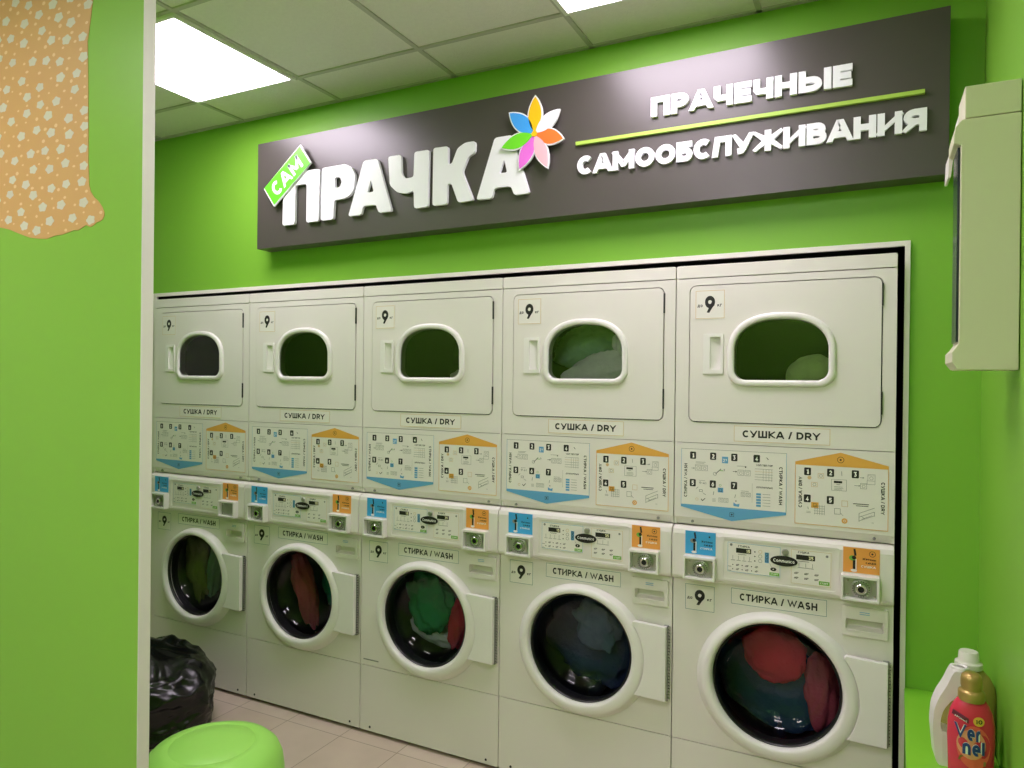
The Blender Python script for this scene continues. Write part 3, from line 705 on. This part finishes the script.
    b = LB(); b.plate(rrect(.386, .508, .893, 1.006, .003, 2), [], Y-.0006, Y, M_sticker, back=False)
    b.frame(.388, .506, .895, 1.004, y, .001, M_tan)
    b.text('СУШКА', .408, .994, .034, .0065, y, M_ink, .03); b.dot(.494, .992, .004, .004, y, M_greyink)
    b.rect(.403, .459, .973, .989, y, M_dark); b.text('35', .440, .9755, .014, .0105, y-.0003, MATS['display_digits'], .02)
    lines(b, .408, .969, .036, 1, .003, y, M_ink)
    for k in range(3): b.rect(.411+k*.020, .4122+k*.020, .950, .963, y, M_greyink)
    b.rect(.408, .455, .947, .9485, y, M_greyink)
    for r_ in range(2):
        for k in range(3): b.text('60°', .398+k*.030, .926-r_*.015, .012, .0065, y, M_ink, .03)
    b.rect(.471, .502, .900, .912, y, M_greenink); b.text('СТАРТ', .475, .903, .023, .0055, y-.0003, M_whiteink, .03)
    b.build('dry_keypad', cp)
    b = LB(); b.lathe_y([(.0001,-.0285),(.0085,-.0285),(.0105,-.026),(.0105,-.0225)], .370, .992, M_zinc, 20); b.build('cam_lock', cp, smooth=40)
    b = LB(); n = 40; ex, ez = .0415, .0165
    P = [(.366+ex*math.cos(2*PI*i/n), .963+ez*math.sin(2*PI*i/n)) for i in range(n)]
    b.plate(P, [], -.0262, -.0225, M_ink); b.text('Communica', .334, .9585, .064, .0105, -.0266, M_whiteink, .02, gap=.07); lab(b.build('badge', cp), 'black oval badge with white writing')
    # token stickers
    def card(x0, x1, z0, z1, m, word, nm):
        b = LB(); b.plate([(x0,z0),(x1,z0),(x1,z1),(x0,z1)], [], -.0232, -.0220, m, back=False); y = -.0238; w = x1-x0; h = z1-z0
        b.line(x0+w*.31, z1-h*.05, x0+w*.34, z1-h*.32, .006, y, M_ink); b.dot(x0+w*.26, z0+h*.58, .010, .008, y, M_greenink if m is M_orange2 else M_greyink); b.dot(x0+w*.30, z0+h*.60, .006, .006, y-.0002, M_ink)
        b.rect(x0+w*.27, x0+w*.34, z0+h*.14, z0+h*.50, y, M_ink); b.rect(x0+w*.345, x0+w*.37, z0+h*.14, z0+h*.55, y, M_whiteink); b.dot(x0+w*.30, z0+h*.09, .009, .0045, y, M_sticker)
        if m is M_orange2: b.ring(x0+w*.80, z0+h*.80, .009, .0013, y, M_ink, 20)
        b.dot(x0+w*.80, z0+h*.80, .003, .003, y, M_ink, 10)
        b.text('Жетоны', x0+w*.53, z0+h*.54, w*.37, h*.085, y, M_ink, .03); b.text('сюда', x0+w*.62, z0+h*.40, w*.28, h*.085, y, M_ink, .03); b.text(word, x0+w*.50, z0+h*.24, w*.40, h*.085, y, M_whiteink, .03)
        return b.build(nm, cp)
    lab(card(.047, .149, .952, 1.030, M_blue2, 'СТИРКА', 'token_sticker'), 'blue sticker above the left token slot')
    lab(card(.540, .642, .952, 1.030, M_orange2, 'СУШКА', 'token_sticker'), 'orange sticker above the right token slot')
    for x0, x1, z0, z1 in ((.045, .152, .870, .948), (.535, .642, .870, .948)):
        b = LB(); b.plate(rrect(x0, x1, z0, z1, .003, 2), [rrect(x0+.007, x1-.007, z0+.008, z1-.008, .002, 2)], -.050, -.020, M_plastic); bx = b.build('token_box', t, bevel=.0015)
        b = LB(); b.box(x0+.006, x1-.006, -.030, -.026, z0+.007, z1-.007, M_zinc)
        mx, mz = (x0+x1)/2+.003, (z0+z1)/2-.002
        for dx, dz in ((-.038,-.022),(.038,-.022),(-.038,.022),(.038,.022)): b.lathe_y([(.0001,-.0325),(.003,-.0325),(.004,-.030)], mx+dx, mz+dz, M_chrome, 10)
        b.build('face_plate', bx)
        b = LB(); b.lathe_y([(.029,-.030),(.029,-.036),(.026,-.038),(.021,-.038),(.019,-.034),(.015,-.034)], mx, mz, M_zinc, 32); b.lathe_y([(.0155,-.034),(.0155,-.045),(.0135,-.047),(.009,-.047),(.008,-.036)], mx, mz, M_chrome, 32); b.lathe_y([(.0082,-.037),(.0001,-.0365)], mx, mz, M_black, 24)
        for k in range(20):
            a = 2*PI*k/20; px, pz = mx+.0235*math.cos(a), mz+.0235*math.sin(a); b.box(px-.0012, px+.0012, -.0395, -.0378, pz-.0012, pz+.0012, M_dark)
        b.build('token_slot', bx, smooth=35)
    # stickers on the front
    b = LB(); nine(b, .041, .146, .751, .845, 0, mat('slate_border_ink', '7C8F96', .5)); b.build('capacity_sticker', t)
    b = LB(); name_label(b, .196, .496, .793, .850, 0, 'СТИРКА / WASH', MATS['slate_border_ink']); b.build('name_sticker', t)
    # soap drawer
    b = LB(); b.plate(rrect(.536, .668, .750, .842, .005, 3), [rrect(.549, .655, .769, .803, .006, 3)], -.009, 0, M_white); sd = b.build('soap_drawer', t, bevel=.0015)
    b = LB(); b.add([(.549,-.004,.803),(.655,-.004,.803),(.651,.022,.800),(.553,.022,.800),(.549,-.004,.769),(.655,-.004,.769),(.651,.018,.776),(.553,.018,.776)], [(3,2,1,0),(7,6,2,3),(4,5,6,7),(0,4,7,3),(1,2,6,5)], M_white)
    b.build('finger_grip', sd)
    b = LB(); b.rect(.588, .616, .826, .828, -.0094, M_blueink); b.rect(.588, .616, .820, .822, -.0094, M_blueink); b.build('drawer_mark', sd)
    return t

WL = ['white washing machine at the left end of the row, khaki laundry behind its door',
      'white washing machine second from left, pink and teal laundry behind its door',
      'white washing machine in the middle, green and red laundry behind its door',
      'white washing machine second from right, dark navy laundry behind its door',
      'white washing machine at the right end, red and dark teal laundry behind its door']
DL = ['white tumble dryer at the left end of the top row, with empty grey window',
      'white tumble dryer second from left in the top row, with an empty dark green window',
      'white tumble dryer in the middle of the top row, with a dark window',
      'white tumble dryer second from right in the top row, pale towels behind its window',
      'white tumble dryer at the right end, a pale green bundle behind its window']
dry0 = make_dryer(); wash0 = make_washer()
for i in range(5):
    d = dry0 if i == 0 else copy_tree(dry0); w = wash0 if i == 0 else copy_tree(wash0)
    d.location = (i*W, 0, ZD); w.location = (i*W, 0, ZW); d['label'] = DL[i]; w['label'] = WL[i]
# the leftmost machine's right token box has no lock in it
tb = [c for c in wash0.children if c.name.startswith('token_box')]
for c in list(tb[1].children):
    if c.name.startswith('token_slot'): bpy.data.objects.remove(c)
# small dark maker's mark low on the middle washer
w3 = [o for o in C.objects if o.get('label') == WL[2]][0]
b = MB(); b.plate(rrect(.018, .098, .322, .327, .001, 2), [], -.001, 0, M_greyink); o = b.build('data_plate', w3); o.location = (0, 0, -ZW)

# ------------------------------------------------------------------ laundry inside the machines
def cloth_mat(name, col, spots=None):
    return mat(name, col, .85, spec=.2, noise_amt=.28, nscale=14, bump=.8, bscale=30)
def lump(name, cx, cy, cz, rx, ry, rz, m, label, seed, fold=.25, rot=0, cat='laundry', group=None, n=48, drum=None):
    vs = []; fs = []; k = n//2
    cr, sr = math.cos(rot), math.sin(rot)
    for i in range(k+1):
        th = PI*i/k
        for j in range(n):
            ph = 2*PI*j/n
            d = Vector((math.sin(th)*math.cos(ph), math.sin(th)*math.sin(ph), math.cos(th)))
            q = d*2.2+Vector((seed*3.1, seed*1.7, seed))
            f = 1+fold*(noise.noise(q)*.9)+fold*.55*(1-2*abs(noise.noise(q*2.1)))*.6-fold*.15
            x, y, z = d.x*rx*f, d.y*ry*f, d.z*rz*f
            px, pz = x*cr-z*sr, x*sr+z*cr
            if drum:
                ax, az = px+cx-drum[0], pz+cz-drum[1]; rr_ = math.hypot(ax, az)
                if rr_ > drum[2]*.93: k_ = (drum[2]*(1-.07*math.exp(-(rr_/drum[2]-.93)/.07)))/rr_; px, pz = ax*k_+drum[0]-cx, az*k_+drum[1]-cz
                y = min(max(y, drum[3]+.004*noise.noise(d*6)-cy), drum[4]-cy)
            vs.append((px, y, pz))
    for i in range(k):
        for j in range(n):
            j2 = (j+1) % n; fs.append((i*n+j, i*n+j2, (i+1)*n+j2, (i+1)*n+j))
    b = MB(); b.add(vs, fs, m); o = b.build(name, smooth=180, loc=(cx, cy, cz)); tag(o, label, cat, group); return o
def wl(i, name, dx, dz, rx, rz, col, label, seed, y, ry, fold=.3, rot=0):
    return lump(name, i*W+.345+dx-(.150, .125, .060, .03, .0)[i], y, .5545+dz, rx, ry, rz, cloth_mat('cloth_'+col, col), label, seed, fold, rot, drum=(i*W+.343, .5545, .252, .094, .46))
F_ = (.130, .034); B_ = (.235, .062)
wl(4, 'garment', -.020, .050, .105, .095, 'D23A50', 'bright red garment in the middle of the right end washer drum', 1, *F_, .22, -.3)
wl(4, 'garment', -.030, -.095, .215, .150, '2F4E74', 'dark teal garment at the bottom of the right end washer drum', 2, *B_, .3, -.35)
wl(4, 'garment', .130, -.055, .052, .130, 'A84A5C', 'wine red garment on the right side of the right end washer drum', 3, *F_, .3, .1)
wl(4, 'garment', -.100, .125, .100, .070, '93485A', 'dull maroon garment at the top left of the right end washer drum', 4, .34, .06, .3, .4)
wl(3, 'garment', .010, -.030, .205, .180, '38476E', 'dark navy garment filling the drum of the washer second from right', 5, *B_, .32)
wl(3, 'garment', .045, .050, .085, .095, '5E7090', 'slate blue garment twisted in front in the washer second from right', 6, *F_, .4, .5)
wl(2, 'garment', -.015, .015, .105, .125, '3E9068', 'deep green patterned garment in the middle washer drum', 7, *F_, .38, .3)
wl(2, 'garment', .135, -.050, .050, .110, 'C8405A', 'red garment at the right side of the middle washer drum', 8, .135, .030, .3, -.2)
wl(2, 'garment', -.030, -.125, .120, .050, 'C8CAD0', 'grey garment lying under the green one in the middle washer', 9, .19, .045, .3, -.3)
wl(1, 'garment', .025, -.020, .062, .175, 'C85E78', 'long faded red garment in the washer second from left', 10, *F_, .3, .28)
wl(1, 'garment', .140, .020, .085, .150, '2F8A9C', 'teal garment on the right in the washer second from left', 11, *B_, .35, .1)
wl(0, 'garment', -.005, .010, .075, .165, 'A89A80', 'khaki patterned garment in the left end washer', 12, *F_, .5, .2)
wl(0, 'garment', .120, .000, .050, .135, '8FA8B0', 'grey green garment on the right in the left end washer', 13, .14, .034, .5, -.2)
def dl(i, dx, dz, rx, rz, col, label, seed, y=.10, fold=.3, rot=0, ry=.04, name='towel'):
    return lump(name, i*W+.3455+dx, y, 1.64+dz, rx, ry, rz, cloth_mat('cloth_'+col, col), label, seed, fold, rot, drum=(i*W+.3455, 1.64, .255, .036, .6))
dl(3, .020, -.070, .165, .070, 'F0F4F6', 'pale blue white towel heaped in the dryer second from right', 21, .075, .25, .40, .026)
dl(3, .125, .030, .045, .060, 'F4F6FA', 'white towel crumpled on the right in the dryer second from right', 22, .09, .35, .1, .03)
dl(3, -.055, .040, .130, .080, '9CC4A8', 'soft green towel behind the white ones in the dryer second from right', 23, .17, .3, .3, .04)
dl(4, .088, -.068, .078, .062, 'CCE69C', 'pale green rounded bundle at the lower right of the right end dryer', 24, .085, .10, .2, .04)
dl(2, .110, -.085, .045, .028, 'E4D4DA', 'small pale pinkish cloth low in the middle dryer', 25, .07, .3, 0, .025)

# ------------------------------------------------------------------ bin bag
M_bag = mat('black_bin_bag', '08080A', .27, spec=.5, bump=.5, bscale=9)
n = 120; k = 80; vs = []; fs = []
for i in range(k+1):
    t_ = i/k
    prof = [(0,.20),(.03,.262),(.15,.285),(.5,.288),(.74,.272),(.86,.235),(.94,.16),(.98,.08),(1,.012)]
    for q in range(len(prof)-1):
        if prof[q][0] <= t_ <= prof[q+1][0]:
            u = (t_-prof[q][0])/(prof[q+1][0]-prof[q][0]); r0 = .94*(prof[q][1]*(1-u)+prof[q+1][1]*u); break
    for j in range(n):
        a = 2*PI*j/n
        p = Vector((math.cos(a)*r0, math.sin(a)*r0, t_*.42))
        rg = lambda sc, o: 1-2.4*abs(noise.noise(p*sc+Vector((o, o*.7, o*1.3))))
        r = r0*(1+.10*noise.noise(p*4+Vector((3, 1, 2))))+.018*rg(5, 2)+.009*rg(12, 5)*(.4+t_)+.003*rg(27, 8)
        r = max(.004, r) if r0 > .03 else r0
        z = t_*(.34+.05*noise.noise(p*5))*(1-.62*math.cos(a)*r0) + (.012*rg(11, 3) if t_ > .8 and r0 > .03 else 0)
        vs.append((r*math.cos(a)*1.03, r*math.sin(a)*.86, max(.0, z)))
    for j in range(n):
        if i < k:
            j2 = (j+1) % n; fs.append((i*n+j, i*n+j2, (i+1)*n+j2, (i+1)*n+j))
fs.append(tuple(reversed(range(n)))); fs.append(tuple(range(k*n, k*n+n)))
b = MB(); b.add(vs, fs, M_bag)
tag(b.build('garbage_bag', smooth=75, loc=(.52, -.38, .001)), 'crumpled black plastic garbage bag on the floor beside the partition', 'bag')

# ------------------------------------------------------------------ green pouf
M_pouf = mat('lime_plastic', 'A0E062', .42, spec=.4, noise_amt=.015, nscale=3)
pf = empty('round_pouf', (1.596, -.98, 0), 'round lime green stool with softly rounded top, in front of the black bag', 'stool')
b = MB(); prof = [(r_, z_*.985) for r_, z_ in [(.0001,.002),(.17,.002),(.185,.012),(.192,.04),(.200,.15),(.206,.28),(.207,.35),(.202,.39),(.190,.418),(.170,.437),(.145,.447),(.124,.4502),(.122,.4490),(.120,.4490),(.118,.4504),(.06,.452),(.0001,.4525)]]
b.lathe_z(prof, 0, 0, M_pouf, 80); b.build('seat_shell', pf, smooth=50)

# ------------------------------------------------------------------ green shelf and bottles
M_shelf = mat('green_shelf_laminate', '86CC35', .3, spec=.5)
b = MB(); b.prism_z([(3.446,.044),(3.636,.044),(3.636,-.95),(3.418,-.95)], .572, .600, M_shelf)
b.box(3.60, 3.636, -.9, .03, .530, .572, M_shelf)
tag(b.build('wall_shelf', bevel=.0015), 'lime green shelf at lower right beside the machine niche, holding the bottles', 'shelf')

def lathe_profile_bottle(b, prof, cx, cy, z0, m, n=40, sx=1., sy=.6, rot=0.):
    b.lathe_z([(r, z0+z) for r, z in prof], cx, cy, m, n, sx, sy, rot)
def crv(x, z, st, w, h, cx_, a, bb, m, bldr, bold=.03, rise=0., dy=0.0):
    """text wrapped on the front of an elliptical bottle, local frame (front = -y)"""
    vs, fs = text_geo(st, bold, .05); mw = max(v[0] for v in vs); out = []
    for v in vs:
        px = x+v[0]/mw*w; pz = z+v[1]*h+rise*(v[0]/mw); q = max(-.98, min(.98, (px-cx_)/a)); out.append((px, -bb*math.sqrt(1-q*q)-.0012-dy, pz))
    bldr.add(out, fs, m)
# red softener bottle
SZ = .600
vb = empty('softener_bottle', (3.563, -.50, SZ), 'red fabric softener bottle with gold cap and blue writing, front of the three', 'bottle', rz=math.radians(4))
M_red = mat('red_bottle', 'D8364F', .25, spec=.5, noise_amt=.03, nscale=20); M_gold = mat('gold_cap', 'B79A5A', .28, metal=.55)
b = MB(); lathe_profile_bottle(b, [(.0001,0),(.040,0),(.044,.004),(.046,.03),(.047,.07),(.0485,.11),(.0475,.145),(.043,.172),(.035,.190),(.028,.200),(.026,.204),(.0001,.204)], 0, 0, 0, M_red, 48, 1, .62); b.build('bottle_body', vb, smooth=50)
b = MB(); b.lathe_z([(.0265,.198),(.0275,.202),(.0275,.218),(.025,.221),(.0215,.223),(.021,.226),(.0225,.232),(.0225,.246),(.020,.256),(.013,.262),(.0001,.263)], 0, 0, M_gold, 40); lab(b.build('cap', vb, smooth=50), 'gold stepped cap')
b = MB(); M_lblue = mat('label_navy', '27407F', .4); M_lhalo = mat('label_glow_peach', 'F0A07A', .4)
def wrap_poly(bl, pts, m, a=.0478, bb=.0478*.62, dy=.0):
    # fan of thin quads between two borders kept simple: each polygon is split on x
    out = []
    for (x, z) in pts:
        q = max(-.98, min(.98, x/a)); out.append((x, -bb*math.sqrt(1-q*q)-.0006-dy, z))
    c = (sum(p[0] for p in out)/len(out), min(p[1] for p in out)-.0003, sum(p[2] for p in out)/len(out))
    bl.add(out+[c], [(i, (i+1) % len(out), len(out)) for i in range(len(out))], m)
wrap_poly(b, [(.001+.034*math.cos(2*PI*i/24), .098+.050*math.sin(2*PI*i/24)) for i in range(24)], mat('label_coral', 'E8604E', .4))
wrap_poly(b, [(-.004+.029*math.cos(2*PI*i/24), .104+.034*math.sin(2*PI*i/24)) for i in range(24)], M_lhalo, dy=.0006)
wrap_poly(b, [(-.042,.165),(-.010,.152),(-.010,.164),(-.040,.177)], mat('label_maroon', '6A2038', .4), dy=.0006)
crv(-.037, .163, 'АРОМАТ', .024, .0045, 0, .0478, .0296, M_whiteink, b, .02, -.009, .0016)
wrap_poly(b, [(.010+.0115*math.cos(2*PI*i/20), .160+.011*math.sin(2*PI*i/20)) for i in range(20)], mat('label_yellow', 'EFC24A', .4), dy=.0010)
crv(.003, .1555, '10', .014, .010, 0, .0478, .0296, M_ink, b, .03, 0, .0022)
for dy, mm, bo in ((.0022, M_whiteink, .070), (.0030, M_lblue, .034)):
    crv(-.037, .116, 'Ver', .050, .034, 0, .0478, .0296, mm, b, bo, -.002, dy); crv(-.022, .082, 'nel', .044, .034, 0, .0478, .0296, mm, b, bo, -.002, dy)
wrap_poly(b, [(-.030,.064),(.024,.058),(.026,.068),(-.026,.076)], mat('label_olive', '8E7A3C', .4), dy=.0010)
b.build('front_label', vb)
# white detergent jug with side handle
wj = empty('detergent_jug', (3.556, -.405, SZ), 'white detergent jug with an open side handle, behind the red bottle', 'bottle', rz=math.radians(4))
M_jug = mat('white_jug_plastic', 'ECE9E4', .3)
J = [(-.062,.012),(-.055,.0),(.045,.0),(.055,.012),(.058,.10),(.052,.15),(.035,.190),(.020,.212),(.006,.232),(-.022,.238),(-.030,.222),(-.040,.196),(-.056,.166),(-.066,.135),(-.069,.09)]
Hh = [(-.051,.085),(-.030,.078),(-.012,.084),(-.010,.130),(-.018,.168),(-.028,.164),(-.045,.140),(-.052,.113)]
b = MB(); b.plate(fillet(J, .012, 5), [fillet(Hh, .012, 5)], -.030, .030, M_jug); b.build('jug_body', wj, bevel=.012, seg=4, smooth=None)
b = MB(); b.plate(rrect(-.048, -.005, .012, .085, .004), [], -.0312, -.0300, M_sticker)
for i in range(9): b.rect(-.030+.0022*i, -.0292+.0022*i, .045, .068, -.0316, M_greyink)
b.text('е', -.026, .020, .008, .008, -.0316, M_ink, .03); b.build('back_label', wj)
b = MB(); b.lathe_z([(.0185,.232),(.0185,.240),(.016,.242),(.013,.238)], -.008, 0, M_jug, 32); b.build('spout', wj, smooth=40)
# amber bottle at the back with frosted cap
gb = empty('amber_bottle', (3.578, -.300, SZ), 'wide amber bottle with a frosted white screw cap, standing at the back', 'bottle', rz=math.radians(4))
M_amb = mat('amber_plastic', 'A99A4C', .2, spec=.6); M_frost = mat('frosted_cap', 'D9DAC8', .35)
b = MB(); lathe_profile_bottle(b, [(.0001,0),(.052,0),(.058,.006),(.062,.05),(.064,.10),(.063,.135),(.058,.165),(.048,.186),(.034,.201),(.025,.206),(.022,.210)], 0, 0, 0, M_amb, 48, 1, .6); b.build('bottle_body', gb, smooth=50)
b = MB(); b.lathe_z([(.022,.205),(.031,.207),(.032,.210),(.031,.221),(.0255,.224),(.0240,.227),(.0225,.246),(.020,.249),(.0001,.2495)], 0, 0, M_frost, 40); lab(b.build('cap', gb, smooth=45), 'frosted white screw cap')

# ------------------------------------------------------------------ pale wall-mounted dispenser on the right wall
dz = empty('wall_dispenser', (3.638, -.43, 1.572), 'pale beige wall box with dark front panel, high on the right wall', 'dispenser')
M_beige = mat('beige_plastic', 'D9D9B8', .45, noise_amt=.01)
def dbox(name, prof, y0, y1, m=M_beige, bev=.002, par=dz):
    b = MB(); b.prism_y([(p[0]-3.638, p[1]-1.572) for p in prof], y0+.43, y1+.43, m); return b.build(name, par, bevel=bev)
dbox('housing', [(3.636,1.572),(3.636,2.143),(3.524,2.143),(3.512,2.130),(3.508,2.112),(3.508,2.090),(3.522,2.085),(3.522,1.632),(3.509,1.612),(3.509,1.590),(3.520,1.572)], -.574, -.450)
dbox('top_cover', [(3.636,2.1455),(3.636,2.218),(3.529,2.218),(3.529,2.1455)], -.572, -.440)
lab(dbox('dark_panel', [(3.5215,1.636),(3.5215,2.082),(3.5165,2.082),(3.5165,1.636)], -.568, -.475, mat('smoked_panel', '2A3038', .2), .001), 'dark glossy front panel')
# flared lips that run deeper along the wall
dbox('upper_lip', [(3.530,2.20),(3.522,2.143),(3.509,2.10),(3.507,2.045),(3.513,2.045),(3.519,2.10),(3.545,2.20)], -.45, -.36, mat('white_lip', 'E3E2D6', .4), .001)
dbox('lower_lip', [(3.520,1.574),(3.509,1.590),(3.509,1.612),(3.516,1.620),(3.56,1.620),(3.56,1.574)], -.45, -.41, M_beige, .001)

# ------------------------------------------------------------------ camera, view
cam = bpy.data.cameras.new('camera'); co = bpy.data.objects.new('camera', cam); C.objects.link(co); scene.camera = co
f = 713.789; cam.sensor_fit = 'HORIZONTAL'; cam.sensor_width = 36; cam.lens = f/1024*36; cam.clip_start = .02
r = Vector((.89308573, .44975926, .01069977)); u = Vector((-.0105909, -.00275825, .99994011)); fw = Vector((-.44976184, .89314556, -.0023))
from mathutils import Matrix
co.matrix_world = Matrix(((r.x, u.x, -fw.x, 3.3454), (r.y, u.y, -fw.y, -2.4873), (r.z, u.z, -fw.z, 1.5325), (0, 0, 0, 1)))
wd = bpy.data.worlds.new('world'); wd.use_nodes = True; wd.node_tree.nodes['Background'].inputs[0].default_value = (.5, .5, .5, 1); wd.node_tree.nodes['Background'].inputs[1].default_value = .05; scene.world = wd
vs_ = scene.view_settings; vs_.view_transform = 'Standard'; vs_.look = 'None'; vs_.gamma = 1; vs_.use_curve_mapping = False; vs_.exposure = 0.52
scene.cycles.max_bounces = 12; scene.cycles.diffuse_bounces = 6; scene.cycles.transparent_max_bounces = 12; scene.cycles.use_denoising = True
scene.cycles.sample_clamp_indirect = 6
